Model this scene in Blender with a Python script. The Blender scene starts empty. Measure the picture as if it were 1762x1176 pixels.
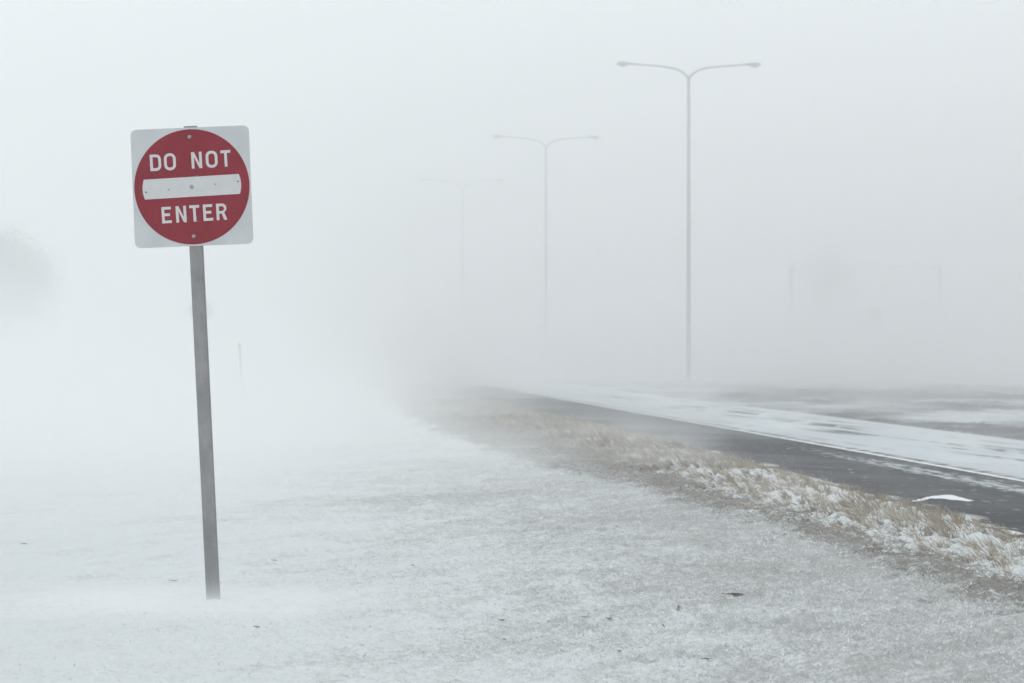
import bpy, bmesh, math, random
import numpy as np
from mathutils import Vector, Matrix

random.seed(7)
rng = np.random.default_rng(11)
R = math.radians
scene = bpy.context.scene

# ------------------------------------------------------------------ camera
CAM_H = 1.64
cam_d = bpy.data.cameras.new("camera")
cam = bpy.data.objects.new("camera", cam_d)
scene.collection.objects.link(cam)
cam.location = (0, 0, CAM_H)
cam.rotation_euler = (R(90.117), 0, 0)
cam_d.lens = 100
cam_d.sensor_width = 36
cam_d.clip_start = 0.1
cam_d.clip_end = 5000
cam_d.dof.use_dof = True
cam_d.dof.focus_distance = 20.0
cam_d.dof.aperture_fstop = 5.6
scene.camera = cam

# ------------------------------------------------------------------ world: an overcast winter sky
SUN_EL, SUN_ROT = R(38), R(205)
world = bpy.data.worlds.new("World")
scene.world = world
world.use_nodes = True
wn = world.node_tree.nodes
wl = world.node_tree.links
bg = wn["Background"]
sky = wn.new("ShaderNodeTexSky")
sky.sky_type = 'NISHITA'
sky.sun_disc = False
sky.sun_elevation = SUN_EL
sky.sun_rotation = SUN_ROT
sky.dust_density = 4.0
sky.air_density = 1.0
hs = wn.new("ShaderNodeHueSaturation")
hs.inputs['Saturation'].default_value = 0.30
wl.new(sky.outputs[0], hs.inputs['Color'])
wm = wn.new("ShaderNodeMix")
wm.data_type = 'RGBA'
wm.inputs[0].default_value = 0.94
wm.inputs[7].default_value = (9.55, 10.15, 10.4, 1)      # even cloud deck
wl.new(hs.outputs[0], wm.inputs[6])
wl.new(wm.outputs[2], bg.inputs['Color'])
bg.inputs['Strength'].default_value = 0.10

# ------------------------------------------------------------------ sun behind thick cloud
sl = bpy.data.lights.new("sun", 'SUN')
sl.energy = 0.5
sl.angle = R(25)
sl.color = (1.0, 0.975, 0.95)
so = bpy.data.objects.new("sun", sl)
scene.collection.objects.link(so)
sd = Vector((math.sin(SUN_ROT) * math.cos(SUN_EL), math.cos(SUN_ROT) * math.cos(SUN_EL), math.sin(SUN_EL)))
so.rotation_euler = sd.to_track_quat('Z', 'Y').to_euler()

# ------------------------------------------------------------------ render / exposure
scene.view_settings.view_transform = 'Standard'
scene.view_settings.look = 'None'
scene.view_settings.exposure = 0.0
scene.view_settings.gamma = 1.0
scene.render.engine = 'CYCLES'
cy = scene.cycles
cy.use_denoising = True
try:
    cy.denoiser = 'OPENIMAGEDENOISE'
except Exception:
    pass
cy.max_bounces = 10
cy.diffuse_bounces = 3
cy.glossy_bounces = 2
cy.volume_bounces = 6
cy.volume_max_steps = 256
cy.volume_step_rate = 1.0
cy.use_adaptive_sampling = False
scene.render.use_motion_blur = False

HAZE = 0.0030

# ------------------------------------------------------------------ helpers
def tag(o, label=None, cat=None, group=None, kind=None):
    if label: o['label'] = label
    if cat: o['category'] = cat
    if group: o['group'] = group
    if kind: o['kind'] = kind
    return o

def link(o, parent=None):
    scene.collection.objects.link(o)
    if parent is not None:
        o.parent = parent
    return o

def empty(name, loc=(0, 0, 0)):
    o = bpy.data.objects.new(name, None)
    o.empty_display_size = 0.2
    o.location = loc
    return link(o)

def mesh_obj(name, verts, faces, mat=None, parent=None, smooth=False):
    me = bpy.data.meshes.new(name)
    me.from_pydata([tuple(v) for v in verts], [], [tuple(f) for f in faces])
    if smooth:
        me.polygons.foreach_set('use_smooth', [True] * len(me.polygons))
    me.update()
    o = bpy.data.objects.new(name, me)
    if mat: me.materials.append(mat)
    return link(o, parent)

def bm_obj(name, bm, mat=None, parent=None, smooth=False):
    me = bpy.data.meshes.new(name)
    bmesh.ops.recalc_face_normals(bm, faces=bm.faces)
    bm.to_mesh(me); bm.free()
    if smooth:
        me.polygons.foreach_set('use_smooth', [True] * len(me.polygons))
    if mat: me.materials.append(mat)
    o = bpy.data.objects.new(name, me)
    return link(o, parent)

def fast_mesh(name, co, quads, mat, attrs=None, smooth=False):
    """co (n,3), quads (m,4) numpy"""
    me = bpy.data.meshes.new(name)
    me.vertices.add(len(co))
    me.vertices.foreach_set('co', co.astype(np.float32).ravel())
    me.loops.add(quads.size)
    me.loops.foreach_set('vertex_index', quads.astype(np.int32).ravel())
    me.polygons.add(len(quads))
    me.polygons.foreach_set('loop_start', np.arange(0, quads.size, quads.shape[1], dtype=np.int32))
    if smooth:
        me.polygons.foreach_set('use_smooth', np.ones(len(quads), dtype=bool))
    me.update(calc_edges=True)
    me.validate()
    for k, a in (attrs or {}).items():
        at = me.attributes.new(k, 'FLOAT', 'POINT')
        at.data.foreach_set('value', a.astype(np.float32).ravel())
    me.materials.append(mat)
    o = bpy.data.objects.new(name, me)
    return link(o)

# value noise for real relief
_tab = np.random.default_rng(3).random((256, 256))
def vnoise(x, y):
    xi = np.floor(x).astype(int); yi = np.floor(y).astype(int)
    fx = x - xi; fy = y - yi
    fx = fx * fx * (3 - 2 * fx); fy = fy * fy * (3 - 2 * fy)
    a = _tab[xi & 255, yi & 255]; b = _tab[(xi + 1) & 255, yi & 255]
    c = _tab[xi & 255, (yi + 1) & 255]; d = _tab[(xi + 1) & 255, (yi + 1) & 255]
    return (a * (1 - fx) + b * fx) * (1 - fy) + (c * (1 - fx) + d * fx) * fy - 0.5
def fbm(x, y, o=4):
    s = np.zeros_like(x); a = 1.0
    for k in range(o):
        s += a * vnoise(x * 2 ** k + 17.3 * k, y * 2 ** k + 5.1 * k); a *= 0.55
    return s
def sstep(a, b, x):
    t = np.clip((x - a) / (b - a), 0, 1)
    return t * t * (3 - 2 * t)

# ------------------------------------------------------------------ road alignment (metres on the ground; y runs away from the camera)
def curve(pts):
    ys = np.array([p[0] for p in pts], float); xs = np.array([p[1] for p in pts], float)
    s0 = (xs[1] - xs[0]) / (ys[1] - ys[0]); s1 = (xs[-1] - xs[-2]) / (ys[-1] - ys[-2])
    def f(y):
        y = np.asarray(y, float)
        r = np.interp(y, ys, xs)
        r = np.where(y < ys[0], xs[0] + (y - ys[0]) * s0, r)
        return np.where(y > ys[-1], xs[-1] + (y - ys[-1]) * s1, r)
    def g(y):                       # smoothed
        y = np.asarray(y, float)
        w = 2 + np.abs(y) * 0.10
        return (f(y - w) + f(y - w * .5) + f(y) + f(y + w * .5) + f(y + w)) / 5
    return g
x_ver = curve([(14, 3.50), (17.8, 3.2), (21.9, 2.77), (28.5, 2.09), (33.9, 1.52), (41.8, .75), (51.1, -.25), (68.6, -1.9), (92, -4.3), (115, -6.5), (170, -12), (260, -22), (400, -42)])
x_asp = curve([(15, 5.0), (24.8, 4.46), (31.2, 3.95), (39.7, 3.4), (54.6, 2.2), (70.4, .65), (92, -1.6), (115, -3.8), (171, -9.4), (260, -19), (400, -38)])
x_lin = curve([(15, 7.9), (34.7, 6.25), (44.8, 5.42), (60.3, 4.1), (71, 3.15), (115, -.55), (171, -5.2), (260, -14), (400, -32)])
x_far = curve([(15, 11.9), (34.7, 10.2), (49.5, 8.98), (60.1, 8.15), (72.3, 7.1), (87.2, 5.8), (100, 4.6), (171, -1.3), (236, -7.9), (300, -16), (400, -30)])

# ------------------------------------------------------------------ node helpers
class NT:
    def __init__(s, name, volume=False):
        s.m = bpy.data.materials.new(name); s.m.use_nodes = True
        s.n = s.m.node_tree.nodes; s.l = s.m.node_tree.links
        s.b = s.n.get('Principled BSDF'); s.out = s.n.get('Material Output')
        s.pos = None
    def new(s, t, **kw):
        x = s.n.new(t)
        for k, v in kw.items(): setattr(x, k, v)
        return x
    def _in(s, sock, v):
        if hasattr(v, 'is_output') or isinstance(v, bpy.types.NodeSocket): s.l.new(v, sock)
        else: sock.default_value = v
    def math(s, op, a, b=0.0, c=None, clamp=False):
        x = s.new('ShaderNodeMath', operation=op, use_clamp=clamp)
        s._in(x.inputs[0], a); s._in(x.inputs[1], b)
        if c is not None: s._in(x.inputs[2], c)
        return x.outputs[0]
    def mul(s, a, b, clamp=False): return s.math('MULTIPLY', a, b, clamp=clamp)
    def add(s, a, b, clamp=False): return s.math('ADD', a, b, clamp=clamp)
    def sub(s, a, b): return s.math('SUBTRACT', a, b)
    def mx(s, a, b): return s.math('MAXIMUM', a, b)
    def mn(s, a, b): return s.math('MINIMUM', a, b)
    def ramp(s, v, a, b, lo=0.0, hi=1.0, smooth=True):
        x = s.new('ShaderNodeMapRange', interpolation_type='SMOOTHSTEP' if smooth else 'LINEAR')
        x.clamp = True
        s._in(x.inputs[0], v)
        x.inputs[1].default_value = a; x.inputs[2].default_value = b
        x.inputs[3].default_value = lo; x.inputs[4].default_value = hi
        return x.outputs[0]
    def attr(s, name):
        return s.new('ShaderNodeAttribute', attribute_name=name).outputs['Fac']
    def P(s):
        if s.pos is None:
            g = s.new('ShaderNodeNewGeometry'); s.pos = g.outputs['Position']
            q = s.new('ShaderNodeSeparateXYZ'); s.l.new(s.pos, q.inputs[0]); s.xyz = q.outputs
        return s.pos
    def noise(s, scale=1.0, sc=(1, 1, 1), rot=0.0, detail=3.0, rough=0.55, off=(0, 0, 0), vec=None, obj=False):
        if vec is None:
            vec = s.new('ShaderNodeTexCoord').outputs['Object'] if obj else s.P()
        mp = s.new('ShaderNodeMapping')
        mp.vector_type = 'TEXTURE'
        mp.inputs['Scale'].default_value = tuple(1.0 / k for k in sc)
        mp.inputs['Rotation'].default_value = (0, 0, rot)
        mp.inputs['Location'].default_value = off
        s.l.new(vec, mp.inputs[0])
        x = s.new('ShaderNodeTexNoise')
        x.inputs['Scale'].default_value = scale
        x.inputs['Detail'].default_value = detail
        x.inputs['Roughness'].default_value = rough
        s.l.new(mp.outputs[0], x.inputs['Vector'])
        return x.outputs['Fac'] if 'Fac' in x.outputs else x.outputs[0]
    def mix(s, f, a, b):
        x = s.new('ShaderNodeMix', data_type='RGBA')
        s._in(x.inputs[0], f)
        for sock, v in ((x.inputs[6], a), (x.inputs[7], b)):
            if isinstance(v, tuple): sock.default_value = (*v[:3], 1)
            else: s.l.new(v, sock)
        return x.outputs[2]
    def comb(s, x, y, z=0.0):
        q = s.new('ShaderNodeCombineXYZ')
        s._in(q.inputs[0], x); s._in(q.inputs[1], y); s._in(q.inputs[2], z)
        return q.outputs[0]
    def bump(s, h, strength=0.5, dist=0.02):
        x = s.new('ShaderNodeBump')
        x.inputs['Strength'].default_value = strength
        x.inputs['Distance'].default_value = dist
        s.l.new(h, x.inputs['Height'])
        s.l.new(x.outputs[0], s.b.inputs['Normal'])
    def base(s, c):
        if isinstance(c, tuple): s.b.inputs['Base Color'].default_value = (*c[:3], 1)
        else: s.l.new(c, s.b.inputs['Base Color'])
        return s
    def rough(s, r, metal=0.0, spec=0.5):
        s._in(s.b.inputs['Roughness'], r)
        s.b.inputs['Metallic'].default_value = metal
        s.b.inputs['Specular IOR Level'].default_value = spec
        return s

SNOW = (0.765, 0.795, 0.805)
WIND = R(-28)          # long axis of the wind-blown streaks

# ------------------------------------------------------------------ ground material
def ground_material():
    t = NT('snowy_ground'); t.P()
    ver, asp, far = t.attr('ver'), t.attr('asp'), t.attr('far')
    Y = t.xyz[1]
    fine = t.noise(24, detail=5, rough=0.75)
    mid = t.noise(3.2, sc=(1.0, 0.35, 1), rot=WIND, detail=4, rough=0.6)
    big = t.noise(0.55, sc=(1.0, 0.3, 1), rot=WIND, detail=3)
    # how much frozen grey turf shows through the snow crust
    side = t.ramp(ver, -6.0, -0.3, 0.0, 0.70)
    near = t.ramp(Y, 24, 60, 1.0, 0.30)
    g = t.mul(side, near)
    g = t.add(g, t.mul(t.sub(mid, 0.5), 1.1))
    g = t.add(g, t.mul(t.sub(big, 0.5), 0.9))
    g = t.add(g, t.mul(t.sub(fine, 0.5), 1.8))
    g = t.add(g, t.mul(t.sub(t.noise(75, detail=3, rough=.7), 0.5), 1.3))
    blot = t.noise(7.5, detail=4, rough=.7, off=(2, 7, 1))
    g = t.add(g, t.mul(t.mul(t.sub(blot, 0.50), 1.0), t.ramp(ver, -8, -1.5, .15, 1.0)))
    g = t.ramp(g, 0.0, 0.95)
    turf = t.mix(t.noise(9, detail=4), (0.30, 0.302, 0.302), (0.51, 0.505, 0.49))
    field = t.mix(t.mul(g, 0.95), SNOW, turf)
    # the verge: matted grey brown thatch inside, snow between stems outside
    wob = t.mul(t.sub(t.noise(1.1, detail=4, rough=0.65), 0.5), 1.7)
    wide = t.mul(t.ramp(Y, 26, 46, .10, .75), t.ramp(Y, 60, 85, 1.0, .3))
    vm = t.ramp(t.add(t.add(t.add(ver, wide), wob), t.mul(t.sub(fine, .5), 1.2)), -0.22, 0.30)
    frac = t.math('DIVIDE', ver, t.mx(t.sub(ver, asp), 0.2))
    thatch = t.mix(t.noise(30, detail=4, rough=0.7), (0.13, 0.122, 0.113), (0.40, 0.385, 0.365))
    sn = t.noise(8, detail=5, rough=0.75, off=(3, 1, 0))
    sn2 = t.noise(1.3, sc=(1, .5, 1), detail=3, off=(9, 1, 0))
    sf = t.add(t.add(t.ramp(frac, 0.10, 0.55, -0.23, 0.17), t.mul(t.sub(sn, 0.5), 1.3)), t.mul(t.sub(sn2, .5), .8))
    sf = t.ramp(t.add(t.add(sf, t.ramp(Y, 24, 56, .12, -.18)), t.mul(t.sub(fine, .5), .9)), -0.10, 0.20)
    far_fade = t.ramp(Y, 50, 85, 1.0, 0.35)
    sf = t.mul(sf, far_fade)
    verge = t.mix(t.mul(sf, 0.97), thatch, SNOW)
    c = t.mix(vm, field, verge)
    # beyond the far edge of the lane: dark bare field with snow streaks
    f1 = t.noise(0.16, sc=(0.5, 0.16, 1), rot=R(10), detail=4, rough=0.6)
    f2 = t.noise(1.4, sc=(1, .5, 1), detail=3, rough=0.6)
    f3 = t.noise(0.5, sc=(.6, .22, 1), rot=R(-8), detail=4, rough=.65, off=(3, 2, 0))
    fs = t.add(t.add(f1, t.mul(t.sub(f2, 0.5), 0.2)), t.mul(t.sub(f3, .5), .45))
    fs = t.ramp(fs, 0.42, 0.68, 0.0, 0.75)
    soil = t.mix(f2, (0.12, 0.12, 0.137), (0.23, 0.225, 0.235))
    fc = t.mix(fs, soil, SNOW)
    c = t.mix(t.ramp(t.add(far, t.mul(t.sub(f2, .5), .5)), -0.02, 0.10), c, fc)
    t.base(c).rough(0.85, spec=0.15)
    h = t.add(t.mul(fine, 0.6), t.mul(t.noise(9, sc=(1, .4, 1), rot=WIND, detail=4), 1.0))
    t.bump(h, 0.9, 0.045)
    return t.m

def road_material():
    t = NT('asphalt_with_blown_snow'); t.P()
    u, asp, far = t.attr('u'), t.attr('asp'), t.attr('far')
    Y = t.xyz[1]
    uv = t.comb(u, Y)
    grain = t.noise(90, detail=2)
    patch = t.noise(0.7, sc=(1, .3, 1), detail=3)
    asph = t.mix(grain, (0.013, 0.014, 0.018), (0.036, 0.037, 0.044))
    asph = t.mix(t.mul(patch, .5), asph, (0.035, 0.035, 0.040))
    # powder film skating over the tarmac
    film = t.noise(0.42, sc=(1.0, 0.28, 1), rot=R(35), detail=5, rough=0.62)
    film = t.ramp(film, 0.46, 0.74, 0.0, 0.30)
    film = t.mul(film, t.ramp(Y, 24, 55, 0.25, 1.0))
    # packed snow on the lane, opened by thin wheel streaks
    st1 = t.noise(3.0, sc=(1.0, 0.035, 1), rot=R(3), vec=uv, detail=4, rough=0.6)
    st2 = t.noise(1.2, sc=(1.0, 0.10, 1), rot=R(-14), vec=uv, detail=4, rough=0.65)
    streak = t.mul(t.ramp(st1, 0.48, 0.62), t.ramp(st2, 0.40, 0.56))
    cl = t.sub(1.0, t.mul(streak, 0.85))
    mid_band = t.mul(t.ramp(u, 1.2, 1.9), t.ramp(u, 3.0, 3.6, 1.0, 0.15))
    cl = t.sub(1.0, t.mul(t.sub(1.0, cl), t.ramp(mid_band, 0, 1, 0.35, 1.0)))
    lane = t.ramp(u, 0.10, 0.16)
    gap = t.mul(t.ramp(u, 0.08, 0.11), t.ramp(u, 0.24, 0.34, 1.0, 0.0))
    gap = t.mul(gap, t.ramp(t.noise(2.2, sc=(.2, 1, 1), vec=uv, detail=4), 0.42, 0.58))
    lane = t.mul(t.mul(lane, cl), t.sub(1.0, t.mul(gap, 0.85)))
    # ragged patchy strip on the shoulder side of the line
    sp = t.noise(8.0, sc=(1, .22, 1), vec=uv, detail=6, rough=0.75)
    band = t.mul(t.ramp(u, -0.95, -0.65), t.ramp(u, -0.45, -0.25, 1.0, 0.12))
    band = t.mul(band, t.ramp(Y, 38, 50, 1.0, 0.0))
    pat = t.ramp(t.add(sp, t.mul(band, 0.15)), 0.56, 0.72)
    pat = t.mul(pat, t.ramp(u, -0.06, 0.0, 1.0, 0.0))
    # small drifts where the turf meets the tarmac
    ed = t.noise(2.6, sc=(1, .22, 1), vec=t.comb(asp, Y), detail=5, rough=0.65, off=(4, 0, 0))
    edge = t.mul(t.ramp(ed, 0.50, 0.58), t.ramp(t.add(asp, t.mul(ed, -.5)), -0.15, 0.12, 1.0, 0.0))
    s = t.mx(t.mx(lane, pat), t.mx(edge, film))
    snowc = t.mix(t.noise(0.5, sc=(1, .2, 1), detail=4), (0.46, 0.49, 0.51), (0.61, 0.645, 0.665))
    t.base(t.mix(s, asph, snowc)).rough(t.ramp(s, 0, 1, 0.75, 0.9), spec=0.2)
    t.bump(t.add(t.mul(s, 1.5), t.mul(grain, 0.25)), 0.5, 0.008)
    return t.m

def simple(name, col, rough=0.6, metal=0.0, var=0.0, scale=8, spec=0.4, bump=0.0):
    t = NT(name)
    if var:
        n = t.noise(scale, detail=5, rough=0.65, obj=True)
        lo = tuple(max(0, c * (1 - var)) for c in col); hi = tuple(min(1, c * (1 + var)) for c in col)
        t.base(t.mix(t.ramp(n, .3, .7), lo, hi))
        if bump: t.bump(n, bump, 0.01)
    else:
        t.base(col)
    t.rough(rough, metal, spec)
    return t.m

# ------------------------------------------------------------------ ground sheet
def graded_rows():
    ys = [-60.0, -30, -12, 0, 6, 10]
    y = 12.0
    while y < 260:
        ys.append(y); y += max(0.028, y * y / 8500.0)
    while y < 1000:
        ys.append(y); y *= 1.06
    ys.append(1000.0)
    return np.array(ys)

def relief(X, Y):
    ver = X - x_ver(Y); asp = X - x_asp(Y); far = X - x_far(Y)
    # long windrows plus lumps of frozen turf
    ca, sa = math.cos(WIND), math.sin(WIND)
    a = X * ca + Y * sa; b = -X * sa + Y * ca
    rg = 0.30 + 0.70 * sstep(-7.5, -1.0, ver)
    z = 0.030 * fbm(a * 0.9, b * 0.30, 3) + rg * (0.042 * fbm(a * 4.5, b * 2.6, 3) + 0.040 * fbm(X * 14, Y * 10, 3))
    v = sstep(-0.3, 0.3, ver) * (1 - sstep(-0.35, 0.0, asp))
    z = z + v * (0.035 + 0.035 * fbm(X * 3.3, Y * 3.0, 4) + 0.02 * np.abs(fbm(X * 20, Y * 16, 2)))
    cor = sstep(-0.12, 0.10, asp) * (1 - sstep(-0.10, 0.12, far))
    z = z * (1 - cor) - 0.07 * cor
    z = z + sstep(0, .3, far) * 0.03
    # soft mound of snow around the foot of the sign post
    z = z + 0.006 * np.exp(-(((X + 1.93) / 0.30) ** 2 + ((Y - 18.15) / 0.55) ** 2))
    return z

ys = graded_rows()
nf = 760
fan = np.linspace(-0.30, 0.30, nf)
XS, YS = [], []
rows = []
for y in ys:
    w = max(y, 12.0)
    x = fan * w
    lo = np.linspace(-700, x[0], 9)[:-1]; hi = np.linspace(x[-1], 700, 9)[1:]
    rows.append(np.concatenate([lo, x, hi]))
GX = np.array(rows); GY = np.repeat(ys[:, None], GX.shape[1], 1)
GZ = relief(GX, GY)
nr, nc = GX.shape
idx = np.arange(nr * nc).reshape(nr, nc)
quads = np.stack([idx[:-1, :-1], idx[:-1, 1:], idx[1:, 1:], idx[1:, :-1]], -1).reshape(-1, 4)
ground = fast_mesh('ground', np.stack([GX, GY, GZ], -1).reshape(-1, 3), quads, ground_material(),
                   {'ver': (GX - x_ver(GY)), 'asp': (GX - x_asp(GY)), 'far': (GX - x_far(GY))}, smooth=True)
tag(ground, kind='structure')

# ------------------------------------------------------------------ road sheet
ry = np.concatenate([np.arange(8, 60, 0.5), np.arange(60, 600, 4)])
cols = np.concatenate([np.linspace(0, .5, 10), np.linspace(.5, 1, 12)[1:]])
RX = []
for y in ry:
    a, l, f = float(x_asp(y)) - 0.15, float(x_lin(y)), float(x_far(y)) + 0.05
    RX.append([a + (l - a) * c * 2 if c <= .5 else l + (f - l) * (c - .5) * 2 for c in cols])
RX = np.array(RX); RY = np.repeat(ry[:, None], RX.shape[1], 1)
RZ = np.zeros_like(RX)
idx = np.arange(RX.size).reshape(RX.shape)
quads = np.stack([idx[:-1, :-1], idx[:-1, 1:], idx[1:, 1:], idx[1:, :-1]], -1).reshape(-1, 4)
road = fast_mesh('road', np.stack([RX, RY, RZ], -1).reshape(-1, 3), quads, road_material(),
                 {'u': RX - x_lin(RY), 'asp': RX - x_asp(RY), 'far': RX - x_far(RY)})
tag(road, kind='structure')

# painted edge line, dusted with powder
t = NT('worn_white_paint'); t.P()
w = t.ramp(t.noise(7, sc=(1, .5, 1), detail=5, rough=.7), .30, .48)
t.base(t.mix(w, (.16, .165, .17), (.80, .82, .83))).rough(.7, spec=.2)
LX = np.stack([x_lin(ry) - 0.035, x_lin(ry) + 0.085], -1)
LY = np.repeat(ry[:, None], 2, 1)
idx = np.arange(LX.size).reshape(LX.shape)
quads = np.stack([idx[:-1, :-1], idx[:-1, 1:], idx[1:, 1:], idx[1:, :-1]], -1).reshape(-1, 4)
line = fast_mesh('road_marking', np.stack([LX, LY, np.full_like(LX, 0.004)], -1).reshape(-1, 3), quads, t.m)
tag(line, kind='structure')

# ------------------------------------------------------------------ snow drifts lying on the tarmac
K = CAM_H * 4894.0
def g2(px, py):
    d = K / (py - 598.0)
    return ((px - 881.0) / 4894.0 * d, d)
t = NT('drifted_snow'); t.base(t.mix(t.noise(12, detail=4), (.76, .80, .825), (.84, .87, .89))).rough(.9, spec=.1)
t.bump(t.noise(30, detail=4), .4, .01)
M_DRIFT = t.m
ORI = -1.0      # outlines run clockwise on the ground
def drift_mesh(outline_px, h):
    P = [g2(*p) for p in outline_px]
    # subdivide the outline with a ragged edge
    ring = []
    for i in range(len(P)):
        a, b = P[i], P[(i + 1) % len(P)]
        n = max(2, int(math.dist(a, b) / 0.05))
        for k in range(n):
            f = k / n
            ring.append((a[0] + (b[0] - a[0]) * f + random.uniform(-.008, .008), a[1] + (b[1] - a[1]) * f + random.uniform(-.07, .07)))
    V, F = [], []
    n = len(ring)
    cy_ = sum(p[1] for p in ring) / n
    for p in ring: V.append((p[0], p[1], 0.002))
    for i in range(n):
        a, b = ring[i - 1], ring[(i + 1) % n]
        tx, ty = b[0] - a[0], b[1] - a[1]
        q = math.hypot(tx, ty) or 1
        V.append((ring[i][0] - ty / q * .012 * ORI, ring[i][1] + tx / q * .012 * ORI, h))
    for i in range(n):
        j = (i + 1) % n
        F.append((i, j, n + j, n + i))
    F.append(tuple(range(n, 2 * n)))
    return V, F
V, F = drift_mesh([(1560, 866), (1580, 860), (1598, 855.5), (1618, 853), (1640, 853), (1652, 856), (1664, 859.5), (1677, 862), (1664, 863.5), (1650, 861), (1635, 860), (1618, 858), (1600, 858.5), (1582, 863)], .006)
o = mesh_obj('snow_drift', V, F, M_DRIFT)
tag(o, 'large white wing shaped snow patch lying alone on the dark tarmac', 'snow patch', 'snow patches on the dark tarmac')
V, F = drift_mesh([(1632, 887), (1650, 890.5), (1668, 894), (1682, 899.5), (1668, 900), (1650, 896)], .006)
o = mesh_obj('snow_drift', V, F, M_DRIFT)
tag(o, 'thin white snow sliver on tarmac against the dry grass, below the wing shaped patch', 'snow patch', 'snow patches on the dark tarmac')
V, F = drift_mesh([(1722, 912), (1738, 914), (1752, 916), (1762, 920), (1748, 921.5), (1734, 919)], .006)
o = mesh_obj('snow_drift', V, F, M_DRIFT)
tag(o, 'small white snow sliver on tarmac at the right edge of the photo', 'snow patch', 'snow patches on the dark tarmac')

# ------------------------------------------------------------------ blades (grass, straw)
def blades(name, X, Y, H, W, lean, bend, yaw, mat, rnd, z0=None, segs=3):
    n = len(X)
    Z = relief(X, Y) if z0 is None else z0
    co = np.zeros((n, (segs + 1) * 2, 3)); at = np.zeros((n, (segs + 1) * 2)); hh = np.zeros_like(at)
    fx, fy = np.cos(yaw) * W * .5, np.sin(yaw) * W * .5
    lx, ly = lean
    for k in range(segs + 1):
        s = k / segs
        off = s * (1 + bend * s)
        px = X + lx * H * off; py = Y + ly * H * off
        pz = Z - 0.005 + H * s * (1 - 0.35 * bend * s)
        wk = 1.0 - 0.8 * s ** 1.5
        co[:, 2 * k] = np.stack([px - fx * wk, py - fy * wk, pz], -1)
        co[:, 2 * k + 1] = np.stack([px + fx * wk, py + fy * wk, pz], -1)
        at[:, 2 * k] = rnd; at[:, 2 * k + 1] = rnd; hh[:, 2 * k] = s; hh[:, 2 * k + 1] = s
    base = (np.arange(n) * (segs + 1) * 2)[:, None]
    q = []
    for k in range(segs):
        q.append(base + np.array([[2 * k, 2 * k + 1, 2 * k + 3, 2 * k + 2]]))
    q = np.stack(q, 1).reshape(-1, 4)
    return fast_mesh(name, co.reshape(-1, 3), q, mat, {'rnd': at.ravel(), 'hgt': hh.ravel()})

def blade_mat(name, a, b, c=None, tr=0.15):
    t = NT(name)
    r = t.attr('rnd')
    col = t.mix(r, a, b)
    if c is not None: col = t.mix(t.ramp(r, .82, .9), col, c)
    t.base(col).rough(.8, spec=.15)
    try: t.b.inputs['Subsurface Weight'].default_value = 0.0
    except Exception: pass
    return t.m

# standing dry grass of the verge
X, Y, H, W, RN, TY, LX_, LY_ = [], [], [], [], [], [], [], []
def scatter_verge(y0, y1, clusters, per, wid, hs=1.0):
    yc = rng.uniform(y0, y1, clusters)
    a, b = x_ver(yc), x_asp(yc)
    fr = rng.beta(1.7, 1.25, clusters) * 1.03
    xc = a + (b - a) * fr
    keep = vnoise(xc * 1.7 + 40, yc * 1.1) + 0.20 + rng.uniform(-.25, .25, clusters) + 0.35 * sstep(.78, .98, fr) > 0
    yc, fr, xc = yc[keep], fr[keep], xc[keep]
    m = len(yc)
    big = rng.uniform(0, 1, m) ** 2.2
    clx = -0.45 + rng.normal(0, .30, m) + .5 * vnoise(xc * .8, yc * .5)
    cly = rng.normal(0, .3, m)
    sp_ = rng.uniform(.4, 1.3, m)
    n_in = rng.integers(3, per * 2, m)
    for j in range(per * 2):
        q = n_in > j
        mm = int(q.sum())
        r = (0.01 + 0.055 * rng.random(mm) * (0.5 + big[q])) * sp_[q]
        th = rng.uniform(0, 6.283, mm)
        X.append(xc[q] + r * np.cos(th)); Y.append(yc[q] + r * np.sin(th) * 1.3)
        H.append((0.045 + 0.095 * sstep(.05, .5, fr[q]) * (0.50 + 0.85 * big[q])) * rng.uniform(.45, 1.25, mm) * hs)
        W.append(np.full(mm, wid) * rng.uniform(.6, 1.5, mm)); RN.append(np.clip(rng.random(mm) * .7 + vnoise(xc[q] * 2, yc[q] * 2) * .7 + .15, 0, 1)); TY.append(fr[q])
        LX_.append(clx[q] + rng.normal(0, .20, mm) + 3 * r * np.cos(th)); LY_.append(cly[q] + rng.normal(0, .2, mm))
scatter_verge(13, 24, 680, 12, .0036, .95)
scatter_verge(24, 34, 680, 12, .0044, .95)
scatter_verge(34, 55, 1500, 11, .0062)
scatter_verge(55, 85, 2200, 8, .010)
scatter_verge(85, 130, 1500, 6, .016)
X, Y, H, W, RN, TY, LX_, LY_ = map(np.concatenate, (X, Y, H, W, RN, TY, LX_, LY_))
n = len(X)
flat = 1 - sstep(.10, .42, TY)
lx = LX_ + rng.normal(0, .8, n) * flat
ly = LY_ + rng.normal(0, .6, n) * flat
M_GR = blade_mat('straw_blades', (.20, .17, .135), (.44, .385, .305), (.54, .51, .46))
o = blades('dry_grass', X, Y, H, W, (lx, ly), rng.uniform(.1, .9, n), rng.uniform(-.7, .7, n), M_GR, RN)
tag(o, 'tan dry grass standing out of the snow along the edge of the dark tarmac', 'grass', kind='stuff')

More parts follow.
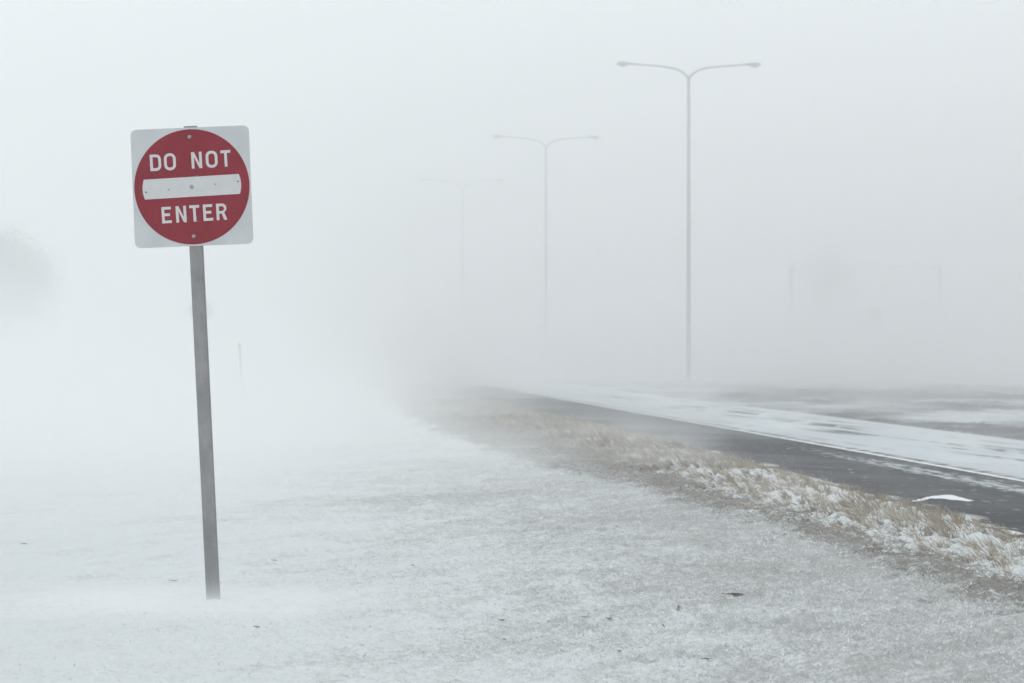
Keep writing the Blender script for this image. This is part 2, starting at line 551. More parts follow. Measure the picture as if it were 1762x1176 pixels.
# matted grey thatch on the inner half of the verge
n = 45000
yy = 13 + (rng.random(n) ** 1.5) * 85
a, b = x_ver(yy), x_asp(yy)
fr = rng.beta(1.2, 2.2, n)
xx = a + (b - a) * fr - 0.05 - .5 * sstep(28, 46, yy) * rng.random(n)
k = vnoise(xx * 1.1 + 7, yy * .8 + 3) + .3 + rng.uniform(-.2, .2, n) > 0
xx, yy, fr = xx[k], yy[k], fr[k]; n = len(xx)
th = rng.uniform(0, 6.283, n); r = rng.uniform(1.0, 3.2, n)
M_TH = blade_mat('grey_thatch', (.12, .105, .09), (.37, .34, .30), (.62, .64, .65))
o = blades('matted_grass', xx, yy, rng.uniform(.012, .035, n), .0035 + yy * .00008, (r * np.cos(th), r * np.sin(th)),
           rng.uniform(0, .5, n), rng.uniform(0, 3.14, n), M_TH, rng.random(n), segs=2)
tag(o, 'flattened grey brown dead grass between the snowfield and the tan grass', 'grass', kind='stuff')

# rime-covered short turf of the snowfield near the verge
n = 170000
yy = 12.5 + (rng.random(n) ** 1.25) * 34
xx = x_ver(yy) - np.abs(rng.normal(0, 1, n)) * 2.4 + 0.1
k = (vnoise(xx * 1.3, yy * .9) + .30 - .05 * np.abs(xx - x_ver(yy))) > rng.uniform(-.25, .45, n)
xx, yy = xx[k], yy[k]; n = len(xx)
th = rng.uniform(0, 6.283, n); r = rng.uniform(.1, 1.4, n)
M_FR = blade_mat('rimed_blades', (.52, .535, .55), (.84, .87, .89))
o = blades('frosted_turf', xx, yy, rng.uniform(.008, .026, n), rng.uniform(.004, .008, n), (r * np.cos(th), r * np.sin(th)),
           rng.uniform(0, .5, n), rng.uniform(0, 3.14, n), M_FR, rng.random(n), segs=2)
tag(o, 'short frosted turf poking through the thin snow crust in the foreground', 'frozen turf', kind='stuff')

# loose straws lying on the snow
n = 420
yy = 13 + (rng.random(n) ** 1.4) * 40
xx = rng.uniform(-.16, .18, n) * yy
k = xx < x_ver(yy) + .1
xx, yy = xx[k], yy[k]; n = len(xx)
keep = rng.random(n) < 0.35 + 0.65 * sstep(-.08, .12, xx / yy)
xx, yy = xx[keep], yy[keep]; n = len(xx)
th = rng.normal(0, .8, n); r = rng.uniform(2.5, 9, n) * rng.choice([-1, 1], n)
M_ST = blade_mat('pale_straw', (.20, .14, .09), (.42, .34, .25))
o = blades('loose_straw', xx, yy, rng.uniform(.006, .014, n), .0045 * np.ones(n), (r * np.cos(th), r * np.sin(th)),
           rng.uniform(0, .3, n), rng.uniform(0, 3.14, n), M_ST, rng.random(n), segs=3)
tag(o, 'scattered bits of loose straw lying on the snowfield', 'straw', kind='stuff')

# ------------------------------------------------------------------ single dead leaves and twigs on the snow
M_LEAF = simple('dead_leaf_brown', (.24, .165, .10), .8, var=.4, scale=60)
M_LEAFD = simple('dead_leaf_dark', (.09, .07, .06), .8, var=.4, scale=60)
M_LEAFT = simple('dead_leaf_tan', (.33, .26, .18), .8, var=.35, scale=60)
def leaf(px, py, length, width, yaw, curl, mat, label, tilt=0.3):
    x, y = g2(px, py)
    z = float(relief(np.array([x]), np.array([y]))[0])
    V, F = [], []
    nseg, nw = 9, 4
    for i in range(nseg + 1):
        s = i / nseg
        w = width * math.sin(math.pi * min(1, s * .92 + .06)) ** .8 * (1 + .12 * math.sin(i * 2.3))
        ang = curl * (s - .5)
        lxx = length * (s - .5) if abs(curl) < .05 else length * math.sin(ang) / curl
        lz = 0 if abs(curl) < .05 else length * (1 - math.cos(ang)) / curl
        for j in range(nw + 1):
            q = j / nw - .5
            V.append((lxx, q * w, lz + .35 * abs(q) * w + tilt * q * w))
    for i in range(nseg):
        for j in range(nw):
            a = i * (nw + 1) + j
            F.append((a, a + 1, a + nw + 2, a + nw + 1))
    # stalk
    b = len(V); e = V[(nw + 1) * 0 + nw // 2]
    for dx, dz in ((0, 0), (-length * .25, .004)):
        for dy, dzz in ((-.0012, 0), (.0012, 0), (0, .0022)):
            V.append((e[0] + dx, e[1] + dy, e[2] + dz + dzz))
    F += [(b, b + 1, b + 4, b + 3), (b + 1, b + 2, b + 5, b + 4), (b + 2, b, b + 3, b + 5)]
    o = mesh_obj('dead_leaf', V, F, mat, smooth=True)
    m = o.modifiers.new('thick', 'SOLIDIFY'); m.thickness = .0012
    o.location = (x, y, z + .010)
    o.rotation_euler = (0.15, 0, yaw)
    tag(o, label, 'dead leaf', 'dead leaves scattered on the snow')
    return o
leaf(1265, 1023, .115, .030, .1, .5, M_LEAFD, 'long dark grey leaf lying flat on grey snow, largest of the scattered leaves', .5)
o = leaf(1168, 1056, .055, .020, 1.35, 1.9, M_LEAFT, 'tan leaf curled upright like a hook, right of the small dark leaf', .6)
o.rotation_euler = (0.2, -1.15, .5); o.location.z += .022
leaf(1141, 1079, .030, .022, 1.4, 1.2, M_LEAFD, 'small round almost black leaf just below the tan hooked leaf', .9)
leaf(1048, 1069, .042, .018, .5, 1.5, M_LEAF, 'brown curled leaf on snow, left of the small black leaf')
leaf(1007, 1067, .050, .014, .7, .8, M_LEAFT, 'slim pale tan leaf slanting up beside the brown curled leaf')
leaf(943, 1075, .028, .012, 1.3, .8, M_LEAF, 'tiny reddish brown leaf by itself in the middle of the foreground snow')
leaf(864, 1075, .036, .018, .4, 1.0, M_LEAF, 'brown leaf, upper one of two stacked near the bottom centre of the snow')
leaf(868, 1106, .032, .020, 1.2, 1.2, M_LEAFT, 'tan upright leaf, lower one of two stacked near the bottom centre')
leaf(711, 985, .040, .014, -.9, .6, M_LEAF, 'narrow brown leaf on smooth snow between the sign post and the centre')
leaf(443, 1084, .034, .018, .2, 1.3, M_LEAFT, 'tan leaf on white snow just right of the foot of the sign post')
leaf(473, 968, .045, .014, -.5, .6, M_LEAFT, 'pale brown leaf on snow right of the lower half of the sign post')
leaf(1066, 1121, .030, .018, 1.0, 1.0, M_LEAF, 'small brown leaf below the brown curled leaf, near the photo bottom')
leaf(1215, 1144, .036, .020, .1, .9, M_LEAFD, 'dark brown flat leaf at the bottom of the photo right of centre')
leaf(300, 1003, .060, .014, .2, .7, M_LEAFT, 'long pale tan leaf just left of the foot of the sign post')
leaf(42, 938, .042, .014, .2, .5, M_LEAF, 'faint reddish leaf on white snow near the left edge of the photo')
leaf(1061, 909, .034, .016, -1.0, .8, M_LEAF, 'small brown leaf on snow close to the matted verge, farthest leaf visible')

# ------------------------------------------------------------------ the DO NOT ENTER sign
PXM = 4894.0 / 18.28
sign = empty('road_sign', ((366.3 - 881) / PXM, 18.28 + .045, 0.0))
sign.rotation_euler = (0, R(-2.78), 0)
tag(sign, 'white square sign with red disc reading DO NOT ENTER on a leaning grey post', 'road sign')

t = NT('weathered_post')
n1 = t.noise(9, sc=(1, 1, .35), detail=6, rough=.7, obj=True)
n2 = t.noise(70, detail=4, rough=.7, obj=True)
c = t.mix(t.ramp(n1, .3, .72), (.19, .188, .187), (.285, .285, .285))
c = t.mix(t.mul(t.ramp(n2, .52, .72), .5), c, (.31, .315, .32))
t.base(c).rough(.75, metal=0.0, spec=.3); t.bump(n2, .3, .003)
M_POST = t.m
t = NT('reflective_white_sheet')
n1 = t.noise(5, detail=5, obj=True)
t.base(t.mix(t.ramp(n1, .3, .7), (.475, .495, .515), (.535, .555, .575))).rough(.6, spec=.3)
M_WH = t.m
t = NT('red_sheeting')
n1 = t.noise(4, detail=5, rough=.65, obj=True)
n2 = t.noise(110, detail=1, obj=True, off=(5, 5, 5))
c = t.mix(t.ramp(n1, .25, .75), (.195, .004, .016), (.245, .008, .024))
n3 = t.new('ShaderNodeTexVoronoi'); n3.inputs['Scale'].default_value = 28
t.l.new(t.new('ShaderNodeTexCoord').outputs['Object'], n3.inputs['Vector'])
flk = t.mul(t.ramp(n3.outputs['Distance'], .06, .13, 1, 0), t.ramp(t.noise(9, detail=2, obj=True, off=(1, 8, 2)), .52, .60))
c = t.mix(t.mul(flk, .5), c, (.55, .45, .46))
t.base(c).rough(.7, spec=.12)
M_RED = t.m
t = NT('white_legend'); t.base(t.mix(t.noise(20, detail=4, obj=True), (.50, .50, .51), (.60, .60, .61))).rough(.6, spec=.3)
M_LEG = t.m
M_BOLT = simple('zinc_bolt', (.30, .31, .32), .5, 0.4, var=.3, scale=80)
M_HOLE = simple('hole_grey', (.10, .10, .11), .9)

# square tube post, open at the top, with bevelled long edges
def square_tube(h, a, wall, bev):
    bm = bmesh.new()
    def ring(s, z, b):
        pts = []
        for cx, cy_, a0 in ((s - b, s - b, 0), (-(s - b), s - b, 90), (-(s - b), -(s - b), 180), (s - b, -(s - b), 270)):
            for k in range(4):
                an = R(a0 + 30 * k)
                pts.append(bm.verts.new((cx + b * math.cos(an), cy_ + b * math.sin(an), z)))
        return pts
    s = a / 2
    rs = [ring(s, -0.5, bev)] + [ring(s, h * k / 12, bev) for k in range(13)] + [ring(s - wall, h, bev * .5), ring(s - wall, h - .25, bev * .5)]
    for r0, r1 in zip(rs, rs[1:]):
        for i in range(16):
            bm.faces.new((r0[i], r0[(i + 1) % 16], r1[(i + 1) % 16], r1[i]))
    bm.faces.new(rs[-1])
    return bm
bm_obj('post', square_tube(3.066, .083, .005, .006), M_POST, sign)

panel_y = -.0415 - .004                # local y of the sign's front face
SC = 1107.0
pc = Vector((-.0050, 0, 2.675))
def rounded_rect(w, h, r, n=8):
    pts = []
    for cx, cz, a0 in ((w / 2 - r, h / 2 - r, 0), (-(w / 2 - r), h / 2 - r, 90), (-(w / 2 - r), -(h / 2 - r), 180), (w / 2 - r, -(h / 2 - r), 270)):
        for k in range(n + 1):
            an = R(a0 + 90 * k / n)
            pts.append((cx + r * math.cos(an), cz + r * math.sin(an)))
    return pts

def plate(name, loops, y0, y1, mat, parent, rot=0.0, centre=(0, 0)):
    """loops: outlines (first outer, then holes) in the sign plane, extruded from y0 (front) to y1"""
    cu = bpy.data.curves.new(name, 'CURVE'); cu.dimensions = '2D'; cu.fill_mode = 'BOTH'
    cu.extrude = abs(y1 - y0) / 2
    for lp in loops:
        s = cu.splines.new('POLY'); s.points.add(len(lp) - 1)
        for p, (x, z) in zip(s.points, lp): p.co = (x, z, 0, 1)
        s.use_cyclic_u = True
    tmp = bpy.data.objects.new(name + '_tmp', cu)
    scene.collection.objects.link(tmp)
    dg = bpy.context.evaluated_depsgraph_get()
    me = bpy.data.meshes.new_from_object(tmp.evaluated_get(dg))
    bpy.data.objects.remove(tmp)
    M = Matrix(((1, 0, 0, 0), (0, 0, -1, (y0 + y1) / 2), (0, 1, 0, 0), (0, 0, 0, 1)))
    Rm = Matrix.Rotation(rot, 4, 'Y')
    me.transform(Rm @ M)
    me.materials.clear(); me.materials.append(mat)
    me.name = name
    o = bpy.data.objects.new(name, me)
    link(o, parent)
    return o

panel = plate('panel', [rounded_rect(.762, .762, .038)], -.0415 - .004, -.0415 - .001, M_WH, sign)
panel.location = pc
panel.rotation_euler = (0, R(0.45), 0)
A = R(-1.15)                                      # artwork sits a touch askew on the blank
yf = panel_y
N = 96
disc = [(.3705 * math.cos(2 * math.pi * k / N), .3705 * math.sin(2 * math.pi * k / N)) for k in range(N)]
plate('disc', [disc], yf - .0012, yf - .0001, M_RED, panel, A)
# white bar, its ends follow an arc
bw, bh, rr = .3175, .0640, .318
th = math.asin(bh / .30)
bar = [(-(bw - .012 * (s / 1) ** 2), bh * s) for s in np.linspace(-1, 1, 9)] + [(bw - .012 * s * s, bh * s) for s in np.linspace(1, -1, 9)]
plate('bar', [bar], yf - .0026, yf - .0013, M_LEG, panel, A)

def sp(u0, v0, pts): return [((u0 + x) / SC, (v0 + y) / SC) for x, y in pts]
CH = 117.0; ST = 19.5
def rrect_ring(w, h, st, r, left_square=False, n=10):
    def lp(w, h, r):
        pts = []
        for cx, cz, a0, sq in ((w - r, h - r, 0, False), (r, h - r, 90, left_square), (r, r, 180, left_square), (w - r, r, 270, False)):
            if sq:
                pts.append((0 if a0 in (90, 180) else w, h if a0 == 90 else 0)); continue
            for k in range(n + 1):
                an = R(a0 + 90 * k / n); pts.append((cx + r * math.cos(an), cz + r * math.sin(an)))
        return pts
    out = lp(w, h, r)
    inn = [(x + st, y + st) for x, y in lp(w - 2 * st, h - 2 * st, max(r - st, 2))]
    return [out, inn]
def L_O(w=84): return rrect_ring(w, CH + 4, ST, w * .47)
def L_D(w=79): return rrect_ring(w, CH, ST, w * .46, True)
def L_T(w=71): return [[(0, CH), (w, CH), (w, CH - ST), (w / 2 + ST / 2, CH - ST), (w / 2 + ST / 2, 0), (w / 2 - ST / 2, 0), (w / 2 - ST / 2, CH - ST), (0, CH - ST)]]
def L_E(w=69):
    m = CH / 2
    return [[(0, 0), (w, 0), (w, ST), (ST, ST), (ST, m - ST / 2 + 2), (w * .84, m - ST / 2 + 2), (w * .84, m + ST / 2 + 2), (ST, m + ST / 2 + 2), (ST, CH - ST), (w * .97, CH - ST), (w * .97, CH), (0, CH)]]
def L_N(w=75): return [[(0, 0), (ST, 0), (ST, CH - 36), (w - ST - 1, 0), (w, 0), (w, CH), (w - ST, CH), (w - ST, 36), (ST + 1, CH), (0, CH)]]
def L_R(w=74):
    out = [(0, 0), (ST, 0), (ST, 46), (w * .50, 46), (w - ST - 2, 0), (w + 1, 0), (w - 17, 50)]
    r = 33; cx, cz = w - r - 1, CH - r
    for k in range(13):
        an = R(-62 + 152 * k / 12); out.append((cx + r * math.cos(an), cz + r * math.sin(an)))
    out += [(0, CH)]
    inn = [(ST, 64), (ST, CH - ST)]
    ri = 15.5
    hx, hz0, hz1 = cx, 64, CH - ST
    rad = (hz1 - hz0) / 2
    for k in range(13):
        an = R(90 - 180 * k / 12); inn.append((hx + rad * math.cos(an) * .95, (hz0 + hz1) / 2 + rad * math.sin(an)))
    return [out, inn]
def put(ch, loops, u0, v_mid, h=CH):
    lp = [[((u0 + x) / SC, (v_mid - h / 2 + z) / SC) for x, z in l] for l in loops]
    o = plate('letter', lp, yf - .0026, yf - .0013, M_LEG, panel, A)
    tag(o, 'white capital letter ' + ch)
put('D', L_D(), -287, 187); put('O', L_O(), -187, 187, CH + 4); put('N', L_N(), 8, 187)
put('O', L_O(), 110, 187, CH + 4); put('T', L_T(), 217, 187)
put('E', L_E(), -226, -190); put('N', L_N(74), -125, -190); put('T', L_T(), -28, -190)
put('E', L_E(), 69, -190); put('R', L_R(), 163, -190)

def bolt(u, v, r, mat, proud, name):
    bm = bmesh.new()
    rings = [(r * 1.0, 0), (r, proud * .5), (r * .82, proud * .8), (r * .45, proud * .85), (r * .40, proud * .45)]
    prev = None
    for rad, y in rings:
        ring = [bm.verts.new((rad * math.cos(2 * math.pi * k / 16), -y, rad * math.sin(2 * math.pi * k / 16))) for k in range(16)]
        if prev:
            for k in range(16): bm.faces.new((prev[k], prev[(k + 1) % 16], ring[(k + 1) % 16], ring[k]))
        prev = ring
    bm.faces.new(prev)
    o = bm_obj(name, bm, mat, panel)
    ca, sa = math.cos(-A), math.sin(-A)
    x, z = u / SC, v / SC
    o.location = (x, yf - .0028, z)
    return o
bolt(-3, 356, 13.5 / SC, M_BOLT, .006, 'bolt'); bolt(-1, -352, 13.5 / SC, M_BOLT, .006, 'bolt')
bolt(-1, 0, 13 / SC, M_BOLT, .006, 'bolt')
for u, v in ((-327, -26), (-165, -14), (166, 12), (329, 25)):
    bolt(u, v, (6.5 if abs(u) > 300 else 5) / SC, M_HOLE, .001, 'bolt_hole')

# ------------------------------------------------------------------ twin-arm street lamps
M_LAMP = simple('galvanised_pole', (.27, .28, .29), .6, 0.0, var=.15, scale=2)
M_HEAD = simple('lamp_housing', (.22, .23, .24), .6, 0.0, var=.15, scale=4)
M_LENS = simple('lamp_lens', (.30, .31, .32), .3, spec=.5)
def tube(bm, pts, rad, n=12):
    prev = None
    for i, p in enumerate(pts):
        p = Vector(p)
        d = (Vector(pts[min(i + 1, len(pts) - 1)]) - Vector(pts[max(i - 1, 0)])).normalized()
        a = d.cross(Vector((0, 1, 0)))
        if a.length < .1: a = d.cross(Vector((1, 0, 0)))
        a.normalize(); b = d.cross(a).normalized()
        r = rad[i] if hasattr(rad, '__len__') else rad
        ring = [bm.verts.new(p + a * r * math.cos(2 * math.pi * k / n) + b * r * math.sin(2 * math.pi * k / n)) for k in range(n)]
        if prev:
            for k in range(n): bm.faces.new((prev[k], prev[(k + 1) % n], ring[(k + 1) % n], ring[k]))
        else:
            bm.faces.new(ring)
        prev = ring
    bm.faces.new(prev)
def make_lamp():
    root = empty('street_lamp')
    bm = bmesh.new()
    tube(bm, [(0, 0, -.5), (0, 0, .0), (0, 0, 7), (0, 0, 13.95)], [.115, .115, .095, .075], 16)
    bm_obj('pole', bm, M_LAMP, root, True)
    bm = bmesh.new()
    tube(bm, [(0, 0, 0), (0, 0, .10), (0, 0, .16)], [.24, .24, .14], 16)
    bm_obj('base_plate', bm, M_LAMP, root)
    for s in (-1, 1):
        bm = bmesh.new()
        prof = [(.0, 13.80), (.10, 13.95), (.22, 14.07), (.40, 14.19), (.65, 14.28), (1.0, 14.345), (1.5, 14.395), (2.1, 14.44), (2.75, 14.475)]
        tube(bm, [(s * x, 0, z) for x, z in prof], [.060, .058, .055, .052, .050, .047, .044, .040, .038], 10)
        bm_obj('arm', bm, M_LAMP, root, True)
        bm = bmesh.new()
        prof = [(2.55, .045, .045), (2.68, .09, .07), (2.85, .15, .11), (3.05, .17, .12), (3.22, .14, .09), (3.30, .06, .04)]
        prev = None
        for x, wy, wz in prof:
            ring = [bm.verts.new((s * x, wy * math.cos(2 * math.pi * k / 14), 14.47 + (wz if math.sin(2 * math.pi * k / 14) > 0 else wz * .55) * math.sin(2 * math.pi * k / 14))) for k in range(14)]
            if prev:
                for k in range(14): bm.faces.new((prev[k], prev[(k + 1) % 14], ring[(k + 1) % 14], ring[k]))
            else: bm.faces.new(ring)
            prev = ring
        bm.faces.new(prev)
        hd = bm_obj('lamp_head', bm, M_HEAD, root, True)
        bm = bmesh.new()
        bmesh.ops.create_uvsphere(bm, u_segments=14, v_segments=8, radius=1)
        for v in bm.verts: v.co = Vector((s * 3.0 + v.co.x * .17, v.co.y * .115, 14.40 + v.co.z * .06))
        bm_obj('lens', bm, M_LENS, hd, True)
    return root
def copy_tree(o, parent=None):
    c = o.copy(); scene.collection.objects.link(c); c.parent = parent
    for ch in list(o.children): copy_tree(ch, c)
    return c
lamp = make_lamp()
lamps = [(1185, 129.0, 'nearest twin-armed street lamp, tallest and darkest of the row beyond the snowy lane', 1.0),
         (939.5, 173.5, 'second twin-armed street lamp, middle height, left of the tallest one', 1.0),
         (795.5, 218.0, 'third twin-armed street lamp, faint in the blowing snow', 1.0),
         (711, 262.5, 'fourth street lamp, faintest and farthest, barely visible in the white haze', 1.0)]
for i, (px, d, lab, s) in enumerate(lamps):
    o = lamp if i == 0 else copy_tree(lamp)
    o.location = ((px - 881) / 4894 * d, d, 0)
    o.rotation_euler.z = R((4, 6, 7, 9)[i])
    tag(o, lab, 'street lamp', 'twin-armed street lamps along the road')

# ------------------------------------------------------------------ faint gantry and small sign on the right
M_STEEL = simple('dark_steel', (.20, .205, .21), .7, var=.2, scale=3)
def beam(bm, a, b, r):
    a, b = Vector(a), Vector(b)
    tube(bm, [a, b], r, 8)
GY0 = 205.0; s_ = 4894 / GY0
gx0, gx1 = (1362 - 881) / s_, (1617 - 881) / s_
gz = CAM_H + (598 - 460) / s_
gan = empty('sign_gantry', ((gx0 + gx1) / 2, GY0, 0))
hw = (gx1 - gx0) / 2
tag(gan, 'faint grey overhead frame of two posts and a crossbeam standing in the haze', 'gantry')
for s in (-1, 1):
    bm = bmesh.new(); beam(bm, (s * hw, 0, -.5), (s * hw, 0, gz + .15), .14 if s < 0 else .11)
    bm_obj('post', bm, M_STEEL, gan, True)
bm = bmesh.new()
beam(bm, (-hw - .2, 0, gz), (hw + .2, 0, gz), .028); beam(bm, (-hw, 0, gz - .35), (hw, 0, gz - .35), .014)
for k in range(14):
    x0 = -hw + 2 * hw * k / 14; x1 = -hw + 2 * hw * (k + 1) / 14
    za, zb = (gz, gz - .35) if k % 2 else (gz - .35, gz)
    beam(bm, (x0, 0, za), (x1, 0, zb), .010)
bm_obj('crossbeam', bm, M_STEEL, gan)

def panel_sign(name, px, py, d, w, h, label, diamond=False, post_r=.04, mat=M_STEEL):
    s = 4894 / d
    x = (px - 881) / s; z = CAM_H + (598 - py) / s
    r = empty(name, (x, d, 0)); tag(r, label, 'road sign')
    bm = bmesh.new(); beam(bm, (0, .06, -.5), (0, .06, z + h * .3), post_r)
    bm_obj('post', bm, mat, r, True)
    o = plate('panel', [rounded_rect(w, h, min(w, h) * .12)], -.004, .004, mat, r, R(45) if diamond else 0)
    o.location.z = z
    bm = bmesh.new(); 
    bmesh.ops.create_cube(bm, size=1); bmesh.ops.scale(bm, vec=(w * .5, .03, .05), verts=bm.verts)
    b = bm_obj('bracket', bm, mat, r); b.location = (0, .02, z)
    return r
panel_sign('small_sign', 1505, 545, 178, .88, .92, 'small dark square sign, faint, under the crossbeam of the hazy overhead frame')
panel_sign('warning_sign', 345, 536, 112, .88, .88, 'faint diamond sign half hidden behind the grey post of the red sign', True)

# ------------------------------------------------------------------ thin delineator post at left
d = 76.0; s = 4894 / d
dl = empty('delineator_post', ((419 - 881) / s, d, 0))
tag(dl, 'thin grey marker post leaning in blowing snow right of the big sign post', 'marker post')
dl.rotation_euler = (0, R(-3.5), 0)
bm = bmesh.new()
bmesh.ops.create_cube(bm, size=1); bmesh.ops.scale(bm, vec=(.062, .03, 2.2), verts=bm.verts)
bmesh.ops.translate(bm, vec=(0, 0, .66), verts=bm.verts)
bmesh.ops.bevel(bm, geom=bm.edges[:], offset=.006, segments=2, affect='EDGES')
bm_obj('post', bm, M_STEEL, dl)
bm = bmesh.new()
bmesh.ops.create_cube(bm, size=1); bmesh.ops.scale(bm, vec=(.055, .012, .12), verts=bm.verts)
bmesh.ops.bevel(bm, geom=bm.edges[:], offset=.004, segments=2, affect='EDGES')
o = bm_obj('reflector', bm, simple('dull_reflector', (.35, .34, .33), .5), dl); o.location = (0, -.022, 1.60)

# ------------------------------------------------------------------ bare trees lost in the snow
M_BARK = simple('bark', (.055, .05, .045), .9, var=.3, scale=6)
M_TWIG = simple('twigs', (.06, .055, .05), .9, var=.3, scale=3)
def tree(x, y, h, rx, rz, cz, nclump, per, label, seed, fsize=.07):
    rs = np.random.default_rng(seed); rd = random.Random(seed)
    root = empty('tree', (x, y, 0)); tag(root, label, 'tree')
    bm = bmesh.new()
    tube(bm, [(0, 0, -.4), (.02, 0, cz * .3), (-.05, .05, cz * .7), (.03, 0, cz), (0, 0, cz + rz * .7)], [h * .026, h * .020, h * .016, h * .011, h * .003], 10)
    for k in range(16):
        z0 = cz * (.45 + .045 * k); an = rd.uniform(0, 6.28); L = rx * rd.uniform(.6, .95)
        up = rd.uniform(.2, .8) * rz * .8
        p0 = Vector((0, 0, z0)); p2 = Vector((math.cos(an) * L, math.sin(an) * L, z0 + up)); p1 = p0.lerp(p2, .5) + Vector((0, 0, -.1 * L))
        tube(bm, [p0, p1, p2], [h * .008, h * .005, h * .0018], 6)
    bm_obj('trunk', bm, M_BARK, root, True)
    # crown: clumps of many small twig faces spread through the volume
    C = rs.normal(0, 1, (nclump, 3)); C /= np.linalg.norm(C, axis=1)[:, None]
    C *= (rs.random(nclump) ** .62)[:, None]
    lump = 1 + .25 * np.sin(C[:, 0] * 5 + seed) * np.cos(C[:, 2] * 4 + seed)
    C = C * np.array([rx, rx, rz]) * lump[:, None] * .85
    P = np.repeat(C, per, 0) + rs.normal(0, rx * .19, (nclump * per, 3))
    n = len(P)
    D = rs.normal(0, 1, (n, 3)); D[:, 2] = np.abs(D[:, 2]) * .8; D /= np.linalg.norm(D, axis=1)[:, None]
    S = np.cross(D, rs.normal(0, 1, (n, 3))); S /= np.linalg.norm(S, axis=1)[:, None]
    L = rs.uniform(.6, 1.6, n)[:, None] * fsize * 2.2; Wd = rs.uniform(.4, 1, n)[:, None] * fsize * .5
    co = np.stack([P - S * Wd, P + S * Wd, P + D * L + S * Wd * .3, P + D * L - S * Wd * .3], 1)
    co[:, :, 2] += cz
    q = np.arange(n * 4).reshape(n, 4)
    o = fast_mesh('crown', co.reshape(-1, 3), q, M_TWIG); o.parent = root
    return root
s = 4894 / 140.0
tree((0 - 881) / s, 140.0, 8.5, 2.9, 3.3, CAM_H + (598 - 497) / s, 230, 300, 'dark blurred tree looming in the blowing snow at the left edge of the photo', 5, .045)
s = 4894 / 240.0
tree((1425 - 881) / s, 240.0, 10.5, 3.4, 4.0, CAM_H + (598 - 500) / s, 90, 90, 'very faint tree behind the left post of the overhead frame', 8, .08)

# ------------------------------------------------------------------ airborne flakes
n = 2600
yy = 11 + rng.random(n) ** .8 * 40
xx = rng.uniform(-.24, .24, n) * yy
zz = CAM_H + rng.uniform(-.15, .15, n) * yy
k = zz > 0.05
xx, yy, zz = xx[k], yy[k], zz[k]; n = len(xx)
r = rng.uniform(.0010, .0022, n)
oc = np.array([[1, 0, 0], [-1, 0, 0], [0, 1, 0], [0, -1, 0], [0, 0, 1], [0, 0, -1]], float)
fc = np.array([[0, 2, 4], [2, 1, 4], [1, 3, 4], [3, 0, 4], [2, 0, 5], [1, 2, 5], [3, 1, 5], [0, 3, 5]])
co = np.stack([xx, yy, zz], -1)[:, None, :] + oc[None] * r[:, None, None] * np.array([1.5, 1, 1])
o = fast_mesh('falling_snow', co.reshape(-1, 3), (np.arange(n)[:, None, None] * 6 + fc[None]).reshape(-1, 3), simple('flake', (.9, .92, .94), .9))
tag(o, 'tiny snowflakes flying through the air', 'snowflakes', kind='stuff')

# ------------------------------------------------------------------ haze: one closed box of even density
def box(name, lo, hi, mat):
    V = [(x, y, z) for z in (lo[2], hi[2]) for y in (lo[1], hi[1]) for x in (lo[0], hi[0])]
    F = [(0, 2, 3, 1), (4, 5, 7, 6), (0, 1, 5, 4), (1, 3, 7, 5), (3, 2, 6, 7), (2, 0, 4, 6)]
    return mesh_obj(name, V, F, mat)
def vol_mat(name):
    t = NT(name); t.n.remove(t.b)
    v = t.new('ShaderNodeVolumePrincipled')
    v.inputs['Color'].default_value = (.996, .999, 1.0, 1)
    v.inputs['Anisotropy'].default_value = 0.0
    t.l.new(v.outputs[0], t.out.inputs['Volume'])
    return t, v
t, v = vol_mat('snow_haze')
v.inputs['Density'].default_value = HAZE
o = box('haze', (-720, -70, -1.3), (720, 1020, 16.5), t.m)
tag(o, kind='stuff')

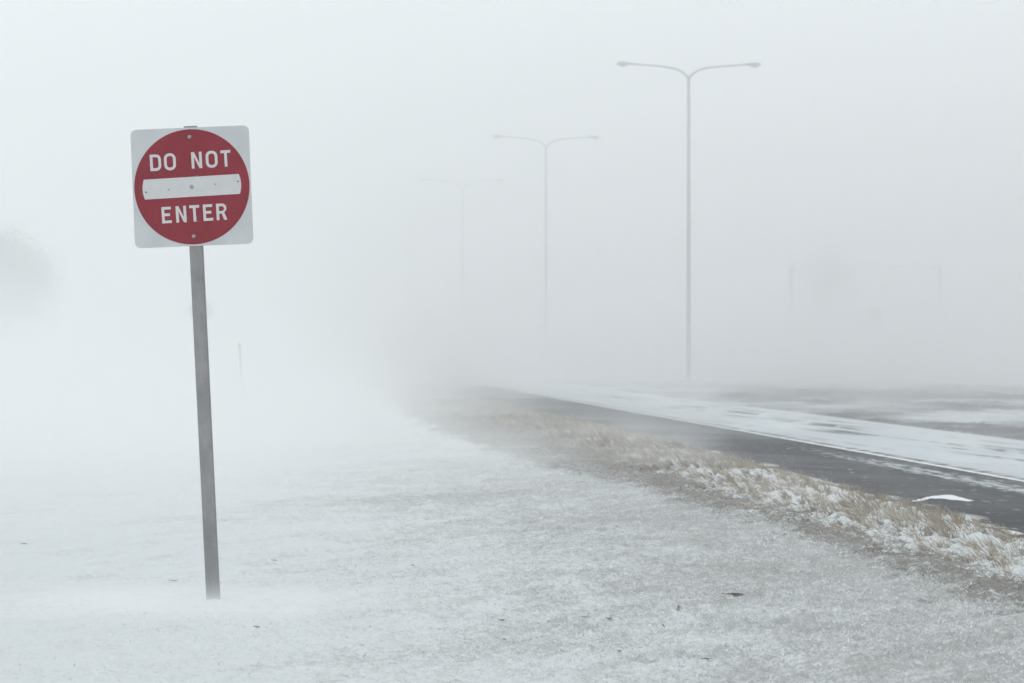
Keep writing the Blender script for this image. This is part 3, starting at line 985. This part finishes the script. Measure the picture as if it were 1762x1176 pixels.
# ground blizzard: low blowing snow that swallows the field left and far away
t, v = vol_mat('blowing_snow'); t.P()
X_, Y_, Z_ = t.xyz
left = t.mul(t.ramp(t.add(X_, t.mul(Y_, .055)), 4.0, -4.2), t.ramp(Y_, 19.2, 38))
farr = t.ramp(t.add(Y_, t.mul(X_, .8)), 100, 148)
right = t.mul(t.ramp(X_, 14.5, 23.0), t.ramp(Y_, 60, 100))
a = t.mul(t.mx(t.mul(left, .65), t.mx(t.mul(farr, 1.5), right)), 0.072)
zf = t.math('EXPONENT', t.mul(Z_, -1 / 1.7))
zl = t.math('EXPONENT', t.mul(Z_, -1 / .62))
gust = t.ramp(t.noise(0.11, sc=(1, .45, 1.2), rot=R(25), detail=2, rough=.6), .30, .70, .45, 1.65)
dens = t.mul(t.add(t.mul(a, zf), t.mul(t.mul(left, 0.19), zl)), gust)
t.l.new(dens, v.inputs['Density'])
t.m.cycles.volume_step_rate = .12 if hasattr(t.m.cycles, 'volume_step_rate') else 1
o = box('blowing_snow', (-70, 18.9, -.6), (70, 420, 5.0), t.m)
tag(o, 'low cloud of blowing snow hugging the ground', 'blowing snow', kind='stuff')

# heavier snowfall farther off, beyond about sixty metres
t, v = vol_mat('far_snowfall')
v.inputs['Density'].default_value = 0.0118
o = box('snowfall', (-690, 64, -1.1), (690, 1010, 16.2), t.m)
tag(o, 'dense falling snow that hides everything far away', 'snowfall', kind='stuff')

# spindrift streaming round the foot of the sign post
t, v = vol_mat('spindrift'); t.P()
X_, Y_, Z_ = t.xyz
a = t.mul(t.mul(t.ramp(X_, -3.6, -2.2), t.ramp(X_, -1.7, -0.7, 1, 0)), t.mul(t.ramp(Y_, 16.3, 17.6), t.ramp(Y_, 18.2, 19.2, 1, 0)))
zf = t.math('EXPONENT', t.mul(Z_, -1 / .045))
t.l.new(t.mul(t.mul(a, zf), 3.0), v.inputs['Density'])
o = box('spindrift', (-3.7, 16.2, -.05), (-.6, 19.3, .30), t.m)
tag(o, 'thin veil of spindrift over the snow round the foot of the sign post', 'blowing snow', kind='stuff')

# low wisps of powder skating over the tarmac
t, v = vol_mat('powder_wisps'); t.P()
X_, Y_, Z_ = t.xyz
nz = t.noise(0.45, sc=(1.0, 0.35, .5), rot=R(30), detail=4, rough=.62)
a = t.mul(t.ramp(nz, .50, .70), t.mul(t.ramp(Y_, 24, 40), t.ramp(Y_, 105, 128, 1, 0)))
ex = t.mul(t.ramp(X_, -6, -2), t.ramp(X_, 12, 17, 1, 0))
zf = t.math('EXPONENT', t.mul(Z_, -1 / .20))
t.l.new(t.mul(t.mul(t.mul(a, ex), zf), 0.34), v.inputs['Density'])
t.m.cycles.volume_step_rate = .35
o = box('powder_wisps', (-6, 24, -.04), (17, 128, .8), t.m)
tag(o, 'low white wisps of powder blowing across the dark tarmac', 'blowing snow', kind='stuff')
